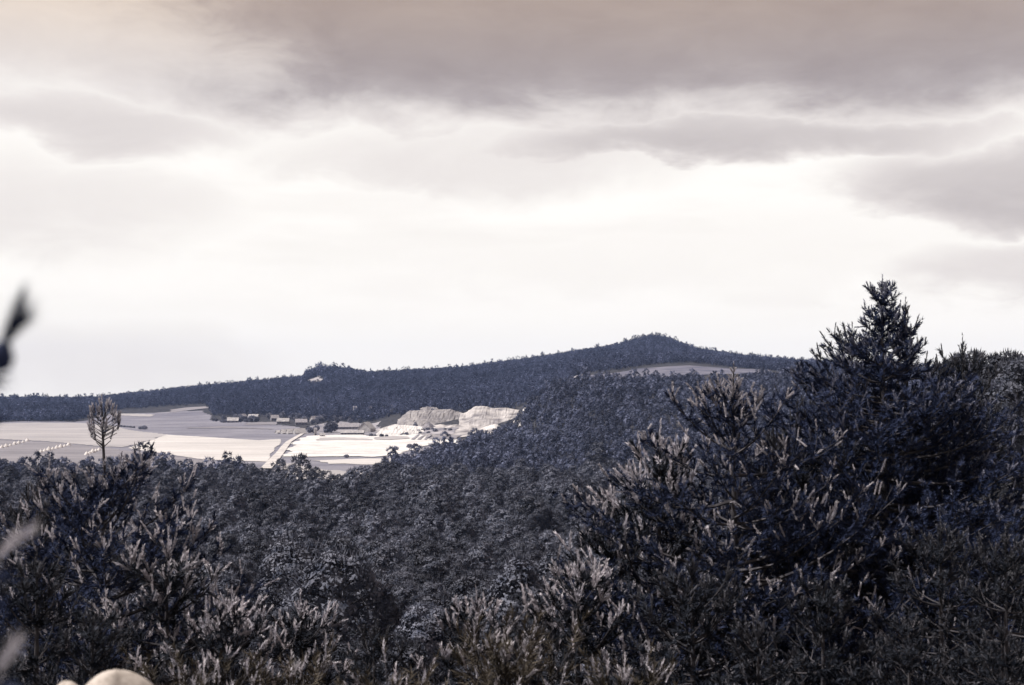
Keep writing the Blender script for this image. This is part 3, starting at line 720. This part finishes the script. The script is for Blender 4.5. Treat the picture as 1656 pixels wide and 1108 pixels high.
# ------------------------------------------------------------------ forest
def clump_pine(seed, Ht=9.0, Rd=2.5, base=0.34, nb=40, nt_=110, size=0.15, shape='round', spike=0.22):
    """forest pine: trunk, limbs and a crown of uneven needle clumps with gaps between them"""
    r = np.random.default_rng(seed)
    lx, ly = r.normal(0, 0.25, 2)
    zz = np.linspace(0, Ht*0.94, 7); trunk = tube(np.column_stack([lx*(zz/Ht)**2, ly*(zz/Ht)**2, zz]), 0.15*(1 - zz/Ht*0.9), 6)
    out, lim = [], []
    for k in range(nb):
        f = 1 - (1 - (k + r.uniform(0, 1))/nb)**1.25                   # 0 crown base .. 1 top
        if shape == 'cone': rr = Rd*(1 - f)**0.75*0.95 + 0.15
        elif shape == 'flat': rr = Rd*math.sqrt(max(0.05, 1 - (max(0, f - 0.45)/0.58)**2))*(0.72 + 0.3*f)
        else: rr = Rd*math.sqrt(max(0.03, 1 - (max(0, f - 0.2)/0.82)**2))
        a = k*2.4 + r.normal(0, 0.4); rho = rr*r.uniform(0.62, 0.98)*(1 + 0.12*math.sin(2*a + seed))
        c = np.array([rho*math.cos(a) + lx*f, rho*math.sin(a) + ly*f, Ht*(base + (0.95 - base)*f)])
        br = Rd*r.uniform(0.20, 0.34)*(0.8 if f > 0.85 else 1.0)
        m = int(nt_*r.uniform(0.7, 1.3))
        cn_ = c - np.array([lx*f, ly*f, Ht*(base + 0.28)]); cn_ /= np.linalg.norm(cn_) + 1e-6
        nrm = r.normal(0, 1, (m, 3)) + cn_*0.9 + np.array([0, 0, 0.3]); nrm /= np.linalg.norm(nrm, axis=1, keepdims=True)
        p = c + nrm*br*np.array([1.2, 1.2, 0.85])*r.uniform(0.7, 1.08, (m, 1))
        j = nrm*0.75 + cn_*0.8 + r.normal(0, 0.2, (m, 3)); A, B, Dn = frames(j, r); s = size*r.uniform(0.6, 1.3, (m, 1))
        tang = np.stack([p - A*s*0.7, p + A*s*0.7, p + B*s*1.5], 1)
        spk = np.stack([p - A*s*0.28, p + A*s*0.28, p + Dn*s*2.0 + np.array([0, 0, 0.4])*s], 1)
        out.append(np.where((r.random(m) < spike)[:, None, None], spk, tang))
        if k % 2 == 0: lim.append(tube(np.array([[lx*f*f, ly*f*f, max(0.5, c[2] - 0.35*rho)], c*[0.6, 0.6, 1] + [0, 0, -0.1], c]), [0.06, 0.04, 0.02], 4))
    return trunk, np.concatenate(lim), np.concatenate(out), np.zeros((0, 3, 3))
SH = ('round', 'flat', 'round', 'cone', 'round', 'flat')
NEARV = [forest_parts('forest_pine', clump_pine(60+i, nb=38, nt_=210, size=0.14, shape=SH[i], spike=0.3), M['needle_mid']) for i in range(6)]
def proto(name, soups, nm):
    t, l, n, c = soups
    tr = np.concatenate([t, n]); mi = np.concatenate([np.zeros(len(t)), np.ones(len(n))])
    return bpy.data.objects.new(name, soup(name, tr, [M['bark'], nm], mi))
MIDP = [proto('mid_pine_%d' % i, clump_pine(80+i, nb=22, nt_=95, size=0.23, shape=SH[i]), M['needle_mid']) for i in range(5)]
FARP = [proto('far_pine_%d' % i, clump_pine(90+i, nb=9, nt_=20, size=0.6, base=0.2, spike=0.25, shape=SH[i]), M['needle_far']) for i in range(4)]
RIDP = [proto('ridge_pine_%d' % i, clump_pine(95+i, nb=14, nt_=46, size=0.38, base=0.25, spike=0.2, shape=SH[i]), M['needle_ridge']) for i in range(4)]

def scatter(name, pts, rz, sc, vi, protos, label, cat):
    me = bpy.data.meshes.new(name); me.vertices.add(len(pts)); me.vertices.foreach_set('co', np.asarray(pts, np.float32).ravel())
    for nm, ty, arr in (('rz', 'FLOAT', rz), ('sc', 'FLOAT', sc), ('vi', 'INT', vi)):
        a = me.attributes.new(nm, ty, 'POINT'); a.data.foreach_set('value', np.asarray(arr, np.float32 if ty == 'FLOAT' else np.int32))
    o = link(name, me); tag(o, label, cat, kind='stuff')
    ng = bpy.data.node_groups.new(name, 'GeometryNodeTree')
    ng.interface.new_socket('Geometry', in_out='INPUT', socket_type='NodeSocketGeometry')
    ng.interface.new_socket('Geometry', in_out='OUTPUT', socket_type='NodeSocketGeometry')
    N, K = ng.nodes, ng.links
    gi, go = N.new('NodeGroupInput'), N.new('NodeGroupOutput')
    jn = N.new('GeometryNodeJoinGeometry')
    for p in reversed(protos):
        oi = N.new('GeometryNodeObjectInfo'); oi.inputs['Object'].default_value = p; oi.inputs['As Instance'].default_value = True
        K.new(oi.outputs['Geometry'], jn.inputs[0])
    ip = N.new('GeometryNodeInstanceOnPoints'); ip.inputs['Pick Instance'].default_value = True
    def attr(nm, ty):
        a = N.new('GeometryNodeInputNamedAttribute'); a.data_type = ty; a.inputs['Name'].default_value = nm; return a.outputs[0]
    cx = N.new('ShaderNodeCombineXYZ'); K.new(attr('rz', 'FLOAT'), cx.inputs[2])
    er = N.new('FunctionNodeEulerToRotation'); K.new(cx.outputs[0], er.inputs[0])
    K.new(gi.outputs[0], ip.inputs['Points']); K.new(jn.outputs[0], ip.inputs['Instance'])
    K.new(attr('vi', 'INT'), ip.inputs['Instance Index']); K.new(er.outputs[0], ip.inputs['Rotation']); K.new(attr('sc', 'FLOAT'), ip.inputs['Scale'])
    K.new(ip.outputs[0], go.inputs[0])
    md = o.modifiers.new('trees', 'NODES'); md.node_group = ng
    return o

def jgrid(y0, y1, s0, smax=0.47):
    """jittered planting positions between two depths inside the field of view and a margin"""
    out = []; y = y0
    while y < y1:
        sp_ = s0
        hw = smax*y + 8; xs = np.arange(-hw, hw, sp_)
        out.append(np.column_stack([xs + RNG.uniform(-.45, .45, len(xs))*sp_, np.full(len(xs), y) + RNG.uniform(-.45, .45, len(xs))*sp_])); y += sp_
    return np.concatenate(out)
EDGE_U = [-900, 0, 100, 250, 370, 430, 455, 480, 500, 560, 600, 607, 615, 640, 680, 740, 770, 812, 830]
EDGE_Y = [800, 790, 800, 780, 760, 730, 690, 660, 640, 630, 640, 700, 830, 860, 930, 1080, 1180, 1290, 1300]
P = jgrid(62, 1310, 5.0)
u = CU + F*P[:, 0]/P[:, 1]
edge = np.interp(u, EDGE_U, EDGE_Y) + 14*np.sin(u*0.09) + RNG.normal(0, 6, len(u))
keep = (P[:, 1] < np.where(u > 815, 1205, edge)) & ~((u > 1250) & (P[:, 1] > 420) & (P[:, 1] < 700))
keep &= RNG.random(len(u)) > 0.18
gapn = np.sin(P[:, 0]*0.21 + 2*np.sin(P[:, 1]*0.043)) + np.sin(P[:, 1]*0.13 + 1.7*np.sin(P[:, 0]*0.06)) + 0.8*np.sin(P[:, 0]*0.077 - P[:, 1]*0.05)
keep &= gapn > -1.45
P, u, gapn = P[keep], u[keep], gapn[keep]
hts = np.clip(4.2 + P[:, 1]*0.035, 5, 8.6)*np.exp(RNG.normal(-0.08, 0.26, len(P)) + 0.07*gapn)
hts = np.where(u > 1400, np.maximum(hts, 8.2*RNG.uniform(0.8, 1.15, len(P))), hts)
z = Hf(P[:, 0], P[:, 1]) - 0.2
cap = (HOR - np.interp(u, [1380, 1480, 1560, 1656, 1900], [592, 574, 562, 552, 545]))/F*P[:, 1] + EZ - z     # the shoulder's even canopy line
shl = (u > 1380) & (P[:, 1] < 400)
hts = np.where(shl, np.minimum(hts, cap*RNG.uniform(0.82, 1.03, len(P))), hts)
ok = hts > 2.5; P, u, hts, z = P[ok], u[ok], hts[ok], z[ok]
# individual trees: the largest in view
topv = HOR - (z + hts - EZ)/P[:, 1]*F
inview = (u > -20) & (u < 1690) & (topv < 1100)
size = np.where(inview, hts/P[:, 1], 0)
order = np.argsort(-size)[:300]
for i in order:
    right = u[i] > 1330
    if right: lab = '%s dark pine on the right shoulder behind the tall pine, %s' % ('near' if P[i, 1] < 85 else 'farther' if P[i, 1] < 120 else 'distant', 'near its left end' if u[i] < 1450 else 'in its middle' if u[i] < 1560 else 'at the right edge')
    else:
        colm = ['at the left edge', 'below the hay stacks', 'below the bright cut field', 'below the dirt road', 'below the sand flat', 'below the quarry', 'below the wooded ridge', 'left of the thin leader', 'behind the thin leader'][min(8, max(0, int(u[i]/150)))]
        band = ['lowest rows', 'lower rows', 'middle rows', 'higher rows'][min(3, int(max(0, (1100 - topv[i]))/55))]
        lab = '%s pine crown in the slope forest, %s, %s' % ('tall' if hts[i] > 8.6 else 'small' if hts[i] < 6.4 else 'medium', band, colm)
    o = place_pine(NEARV[int(RNG.integers(6))], (P[i, 0], P[i, 1], z[i]), RNG.uniform(0, 6.28), hts[i]/9.0, lab, 'pine tree', 'pines on the right-hand shoulder' if right else 'pines of the slope forest')
rest = np.ones(len(P), bool); rest[order] = False
rest &= (np.abs(u - CU) < 1050)
Pr, zr, hr, ur = P[rest], z[rest], hts[rest], u[rest]
isr = (Pr[:, 1] > 700)
vi = np.where(isr, RNG.integers(5, 9, len(Pr)), RNG.integers(0, 5, len(Pr)))
scatter('pine_forest', np.column_stack([Pr, zr]), RNG.uniform(0, 6.28, len(Pr)), hr/9.0*np.where(isr, RNG.uniform(0.8, 1.1, len(Pr)), 1.0), vi, MIDP + RIDP, 'dense pine forest filling the slope and the wooded ridge', 'forest')

# the wooded hill beyond the valley
P = jgrid(1585, 3060, 6.6, 0.44)
u = CU + F*P[:, 0]/P[:, 1]; y = P[:, 1]
zz = Hf(P[:, 0], y); v = HOR - (zz - EZ)/y*F
start = np.interp(u, [-900, 0, 120, 150, 180, 330, 345, 420, 500, 640, 660, 740, 800, 850, 900, 940, 1000, 1060, 1120, 1240, 1300, 2600],
                     [2010, 2010, 2030, 2200, 2340, 2360, 2050, 2000, 1850, 1760, 1600, 1595, 1595, 1600, 1640, 1640, 1700, 1850, 1960, 1700, 1640, 1640])
keep = y > start + RNG.normal(0, 18, len(y))
keep &= ~((v > 658) & (v < 664) & (u > 272) & (u < 336)) & ~((u > 496) & (u < 524) & (v > 610.5) & (v < 624) & (y < 2860))
keep &= RNG.random(len(y)) > 0.06
P, u, y, zz = P[keep], u[keep], y[keep], zz[keep]
hh = RNG.uniform(5.0, 13.0, len(P)); hh = np.where((u > 494) & (u < 590) & (y > 2700), hh + 8*np.clip((612 - u)/80, 0, 1)*(y > 2860), hh)
hh = np.where(u < 150, hh + 3, hh); hh = np.where(RNG.random(len(P)) < 0.05, hh*1.45, hh)
scatter('hill_forest', np.column_stack([P, zz - 0.5]), RNG.uniform(0, 6.28, len(P)), hh/9.0, RNG.integers(0, 4, len(P)), FARP, 'dark continuous woodland covering the long hill', 'forest')
print('hill trees', len(P), 'forest rest', len(Pr))

# ------------------------------------------------------------------ village
def box(x0, x1, y0, y1, z0, z1):
    v = [(x0, y0, z0), (x1, y0, z0), (x1, y1, z0), (x0, y1, z0), (x0, y0, z1), (x1, y0, z1), (x1, y1, z1), (x0, y1, z1)]
    f = [(0, 3, 2, 1), (4, 5, 6, 7), (0, 1, 5, 4), (1, 2, 6, 5), (2, 3, 7, 6), (3, 0, 4, 7)]
    return v, f
def house(name, u, v, Y, W, Dp, hw, hr, rz, wm, rm, label, cat, chim=True, wins=3, group=None):
    c = pt(u, v, Y); g = H1(c.x, c.y)
    o = empty(name, (c.x, c.y, g), rz); tag(o, label, cat, group)
    w2, d2 = W/2, Dp/2
    vs_ = [(-w2, -d2, -1), (w2, -d2, -1), (w2, d2, -1), (-w2, d2, -1), (-w2, -d2, hw), (w2, -d2, hw), (w2, d2, hw), (-w2, d2, hw), (-w2, 0, hw+hr), (w2, 0, hw+hr)]
    link('wall', mesh_any('wall', vs_, [(0, 1, 5, 4), (2, 3, 7, 6), (1, 2, 6, 9, 5), (3, 0, 4, 8, 7), (0, 3, 2, 1)], M[wm]), o)
    ov = 0.5; t = 0.25; k = hr/d2
    rv = []
    for s in (-1, 1):
        e = s*(d2 + ov); ez = hw - ov*k + 0.06
        rv += [(-w2-ov, e, ez), (w2+ov, e, ez), (w2+ov, 0, hw+hr+0.06), (-w2-ov, 0, hw+hr+0.06), (-w2-ov, e, ez+t), (w2+ov, e, ez+t), (w2+ov, 0, hw+hr+0.06+t), (-w2-ov, 0, hw+hr+0.06+t)]
    rf = []
    for b in (0, 8):
        rf += [(b, b+3, b+2, b+1), (b+4, b+5, b+6, b+7), (b, b+1, b+5, b+4), (b+1, b+2, b+6, b+5), (b+3, b, b+4, b+7)]
    ro = link('roof', mesh_any('roof', rv, rf, M[rm]), o)
    if chim:
        cv, cf = box(w2*0.3, w2*0.3+0.8, -0.4, 0.4, hw+hr-0.6, hw+hr+1.3); link('chimney', mesh_any('chimney', cv, cf, M['wall_dim']), ro)
    for i in range(wins):
        x = -w2 + W*(i+0.5)/wins
        if i == wins//2: cv, cf = box(x-0.55, x+0.55, -d2-0.05, -d2+0.05, 0, 2.0); link('door', mesh_any('door', cv, cf, M['wood']), o)
        else: cv, cf = box(x-0.5, x+0.5, -d2-0.05, -d2+0.05, 1.0, 2.3); link('window', mesh_any('window', cv, cf, M['glass']), o)
    for s in (-1, 1):
        cv, cf = box(s*w2-0.05, s*w2+0.05, -0.5, 0.5, hw*0.4, hw*0.4+1.3); link('window', mesh_any('window', cv, cf, M['glass']), o)
    return o
g_ = 'village houses at the foot of the hill'
house('barn', 377, 677, 1850, 14, 9, 2.8, 3.8, 0.06, 'wall_dim', 'roof_pale', 'pale-roofed barn, leftmost building of the village', 'barn', False, 3, g_)
house('house', 393, 669, 1950, 8, 7, 4.0, 3.2, 0.9, 'wall', 'roof', 'bright white gabled house behind the leftmost barn', 'house', True, 3, g_)
house('house', 410, 671, 1930, 13, 9, 2.8, 4.0, -0.1, 'wall', 'roof_pale', 'low pale house third from the left in the village', 'house', True, 4, g_)
house('house', 444, 674, 1880, 10, 8, 3.0, 4.0, 0.4, 'wall_dim', 'roof', 'dim grey house half hidden by trees, left of the long white barn', 'house', True, 3, g_)
house('barn', 458, 683, 1800, 15, 8, 2.6, 3.8, 0.02, 'wall_dim', 'roof_pale', 'long white-roofed barn above the row of sheds', 'barn', False, 3, g_)
house('house', 487, 684, 1760, 14, 9, 3.2, 4.0, 0.2, 'wall_dim', 'roof', 'grey-roofed house right of the long white barn', 'house', True, 4, g_)
house('house', 508, 676, 1820, 9, 7, 3.5, 3.5, 0.8, 'wall', 'roof', 'small pale house among the trees above the round tree', 'house', True, 3, g_)
house('farm_building', 562, 690, 1650, 26, 10, 3.0, 4.2, 0.05, 'wall_dim', 'roof', 'long grey farm building left of the gabled farmhouse', 'barn', True, 7, g_)
house('farm_shed', 570, 703, 1490, 24, 7, 2.6, 2.4, 0.0, 'wall_dim', 'roof_pale', 'long low shed with a dark front facing the sand flat', 'shed', False, 7, g_)
house('farmhouse', 593, 697, 1560, 14, 15, 4.6, 6.6, 1.25, 'wall', 'roof_pale', 'large gabled farmhouse beside the sand heap', 'house', True, 3, g_)
house('hut', 521, 707, 1440, 5, 4, 2.2, 1.6, 0.3, 'wall', 'roof_pale', 'tiny white hut at the edge of the sand flat', 'hut', False, 1, g_)
house('house', 599, 663, 1950, 9, 8, 5.2, 4.0, 1.2, 'wall', 'roof', 'pale gable on the wooded slope above the farmhouse', 'house', True, 3, g_)
house('tower_house', 574, 664, 1950, 4.2, 4.2, 9.5, 2.0, 0.3, 'wall', 'roof', 'narrow tall pale tower house on the wooded slope', 'tower', False, 1, g_)
house('shelter', 510, 704, 1480, 2.6, 2.6, 6.5, 1.4, 0.3, 'wall', 'roof', 'narrow pale kiln tower left of the round tree', 'tower', False, 1, g_)
lab = ['smallest of the four pale sheds, lowest in the row', 'second pale shed of the row from the left', 'third pale shed of the row from the left', 'largest pale shed, top right of the row']
for i, (u_, v_, W, h) in enumerate([(452, 699, 7, 2.2), (463, 698, 11, 3.4), (473, 696, 12, 4.2), (484, 693, 12, 4.8)]):
    house('storage_shed', u_, v_, 1530 - i*5, W, 9, 1.4, h, 0.45, 'wall', 'roof_pale', lab[i], 'shed', False, 1, 'row of pale sheds beside the road')

# village trees and hedgerow bushes
def broadleaf(seed, Ht, Rd, n=46):
    r = np.random.default_rng(seed)
    trunk = tube(np.column_stack([r.normal(0, .05, 6), r.normal(0, .05, 6), np.linspace(0, Ht*0.7, 6)]), np.linspace(0.045*Ht, 0.012*Ht, 6), 6)
    cs, out = [], []
    for _ in range(n):
        d = r.normal(0, 1, 3); d /= np.linalg.norm(d); rr = r.uniform(0.35, 1)**0.5
        c = np.array([d[0]*Rd*rr, d[1]*Rd*rr, Ht*0.58 + d[2]*Ht*0.38*rr]); cs.append(c)
        k = 26; o_ = c + r.normal(0, Rd*0.13, (k, 3)); s = Rd*0.12
        a = r.normal(0, s, (k, 3)); b = r.normal(0, s, (k, 3)); out.append(np.stack([o_ - a, o_ + a, o_ + b*1.6], 1))
    lim = [tube(np.array([[0, 0, Ht*0.3], [c[0]*0.5, c[1]*0.5, Ht*0.3 + (c[2]-Ht*0.3)*0.6], c]), [0.02*Ht, 0.012*Ht, 0.004*Ht], 4) for c in cs[::5]]
    return soup('leafy_trunk', np.concatenate([trunk] + lim), M['bark']), soup('leafy_crown', np.concatenate(out), M['leaf'])
BL = [broadleaf(200+i, 8.0, 3.4) for i in range(4)]
def leafy_tree(u, v, Y, h, label, group=None, name='leafy_tree', wide=1.0, cat='tree'):
    c = pt(u, v, Y); o = empty(name, (c.x, c.y, H1(c.x, c.y) - 0.2), RNG.uniform(0, 6.28)); s = h/8.0
    o.scale = (s*wide, s*wide, s); tag(o, label, cat, group); k = int(RNG.integers(4))
    link('trunk', BL[k][0], o); link('crown', BL[k][1], o); return o
leafy_tree(536, 700, 1545, 12.5, 'big round grey tree left of the long low shed', wide=1.25)
leafy_tree(672, 685, 1512, 8.5, 'lone dark tree standing against the quarry face', wide=0.6)
leafy_tree(233, 697, 1690, 5.0, 'dark round bush alone on the pale field edge', name='field_bush', wide=1.5, cat='bush')
leafy_tree(227, 696, 1695, 4.0, 'smaller dark bush touching the round field bush', name='field_bush', wide=1.2, cat='bush')
for k in range(5): leafy_tree(196+k*5, 691.5+k*1.0, 1780-k*10, 2.6, ['first', 'second', 'third', 'fourth', 'fifth'][k] + ' low bush from the left of the short hedge on the pale field', 'hedge bushes on the pale field', 'hedge_bush', 1.6, 'bush')
spots = []
for k in range(70):
    u_ = RNG.uniform(338, 640); v_ = np.interp(u_, [338, 420, 500, 560, 640], [670, 672, 677, 674, 676]) + RNG.uniform(-7, 5)
    spots.append((u_, v_, np.interp(v_, [660, 690], [1990, 1700]) + 15, RNG.uniform(4.5, 8.5)))
for k in range(14): spots.append((RNG.uniform(345, 490), 679 + RNG.uniform(-2, 2), 1860 + RNG.uniform(-20, 20), RNG.uniform(3, 4.5)))
for k in range(55):
    u_ = RNG.uniform(470, 650); v_ = RNG.uniform(654, 684); spots.append((u_, v_, np.interp(v_, [654, 690], [2030, 1690]), RNG.uniform(4, 8)))
for k in range(9): spots.append((RNG.uniform(498, 534), 699 + RNG.uniform(-5, 3), 1560 + RNG.uniform(-40, 40), RNG.uniform(4, 7)))
marks = [(377, 'the leftmost barn'), (393, 'the bright white gabled house'), (412, 'the low pale house'), (442, 'the dim grey house'), (460, 'the long white-roofed barn'), (487, 'the grey-roofed house'), (512, 'the kiln tower'), (536, 'the big round tree'), (562, 'the long farm building'), (593, 'the gabled farmhouse'), (622, 'the steep sand heap')]
for s in spots:
    near_ = min(marks, key=lambda q_: abs(q_[0] - s[0]))[1]
    pl = 'in front of or beside' if s[1] > 676 else 'on the slope behind'
    leafy_tree(*s, 'leafy village tree %s %s' % (pl, near_), 'trees around the village', wide=RNG.uniform(0.8, 1.2))
for k, (u_, v_, Y, lab) in enumerate([(600, 704, 1440, 'low bush right of the long low shed'), (607, 705, 1440, 'low bush at the foot of the gabled farmhouse'), (617, 706, 1420, 'low bush in front of the steep sand heap'), (625, 706.5, 1420, 'low bush just right of the steep sand heap'),
        (650, 704, 1440, 'low bush on the white quarry slope foot, left'), (657, 704, 1440, 'low bush on the white quarry slope foot, right'), (693, 702, 1430, 'low bush on the grey quarry bank, left'), (704, 701, 1440, 'low bush on the grey quarry bank, middle'), (720, 697, 1450, 'low bush on the grey quarry bank, right'),
        (560, 742, 1010, 'dark bush alone below the middle of the sand flat'), (640, 727, 1120, 'small tree on the sand flat near the forest edge'), (700, 724, 1150, 'bush below the white quarry strip, left'), (720, 722, 1160, 'bush below the white quarry strip, middle'), (735, 722, 1160, 'bush below the white quarry strip, right'), (684, 683, 1480, 'dark bush on the spoil heap below the quarry face, left'), (692, 681, 1485, 'dark bush on the spoil heap below the quarry face, middle'), (700, 683, 1480, 'dark bush on the spoil heap below the quarry face, right'), (676, 688, 1470, 'dark bush beside the lone quarry tree'), (793, 663, 1560, 'dark bush on the lip of the right quarry slope'), (744, 668, 1580, 'dark bush in the notch between the two quarry faces'), (680, 694, 1450, 'bush on the quarry floor, left'), (728, 702, 1430, 'bush on the quarry floor, right'), (646, 690, 1480, 'bush above the white quarry slope'), (663, 722, 1160, 'bush where the sand flat meets the forest, left'), (672, 719, 1180, 'bush where the sand flat meets the forest, right')]):
    leafy_tree(u_, v_, Y, RNG.uniform(2.5, 4.5), lab, None, 'low_bush', 1.4, 'bush')

# hay stacks in rows on the mown meadow
def haystack_mesh(seed):
    r = np.random.default_rng(seed); vs_, fs = [], []; n, m = 14, 8; prof = [1.15, 1.25, 1.2, 1.05, 0.82, 0.5, 0.18, 0.03]
    for k in range(m):
        for i in range(n):
            a = i/n*2*math.pi; q_ = prof[k]*(1 + r.normal(0, 0.05)); vs_.append((q_*math.cos(a), q_*math.sin(a), -0.3 + k*0.42 + r.normal(0, 0.03)))
    for k in range(m-1):
        for i in range(n): fs.append((k*n+i, k*n+(i+1) % n, (k+1)*n+(i+1) % n, (k+1)*n+i))
    fs.append(tuple((m-1)*n+i for i in range(n)))
    return mesh_any('hay_stack', vs_, fs, M['hay'])
HS = [haystack_mesh(i) for i in range(3)]
k = 0
for (u0, v0, u1, v1, n) in ((3, 726, 44, 715, 7), (66, 733, 111, 722, 8), (140, 737, 160, 730, 5)):
    for i in range(n):
        f = i/(n-1); g = ground_at(u0 + (u1-u0)*f, v0 + (v1-v0)*f, VY)
        o = link('hay_stack', HS[k % 3]); o.location = g; o.rotation_euler = (0, 0, k*1.3); s = 1.35 + 0.25*math.sin(k*2.3); o.scale = (s*1.1, s*1.1, s); k += 1
        tag(o, 'hay stack on the mown meadow, %s from the left in the %s row' % (['first', 'second', 'third', 'fourth', 'fifth', 'sixth', 'seventh', 'eighth'][i], {3: 'leftmost', 66: 'middle', 140: 'right'}[u0]), 'hay stack', 'hay stacks on the mown meadow')

# ------------------------------------------------------------------ haze
def hazebox():
    v, f = box(-3300, 3300, -90, 4700, -30, EZ + 150)
    m = bpy.data.materials.new('haze'); m.use_nodes = True; nt = m.node_tree; nt.nodes.clear()
    out = nt.nodes.new('ShaderNodeOutputMaterial'); pv = nt.nodes.new('ShaderNodeVolumePrincipled')
    pv.inputs['Color'].default_value = (0.40, 0.55, 1.0, 1); pv.inputs['Density'].default_value = 0.000045
    pv.inputs['Anisotropy'].default_value = 0.0
    nt.links.new(pv.outputs[0], out.inputs['Volume'])
    o = link('haze', mesh_any('haze', v, f, m)); tag(o, 'thin bluish air over the valley', 'haze', kind='stuff')
hazebox()
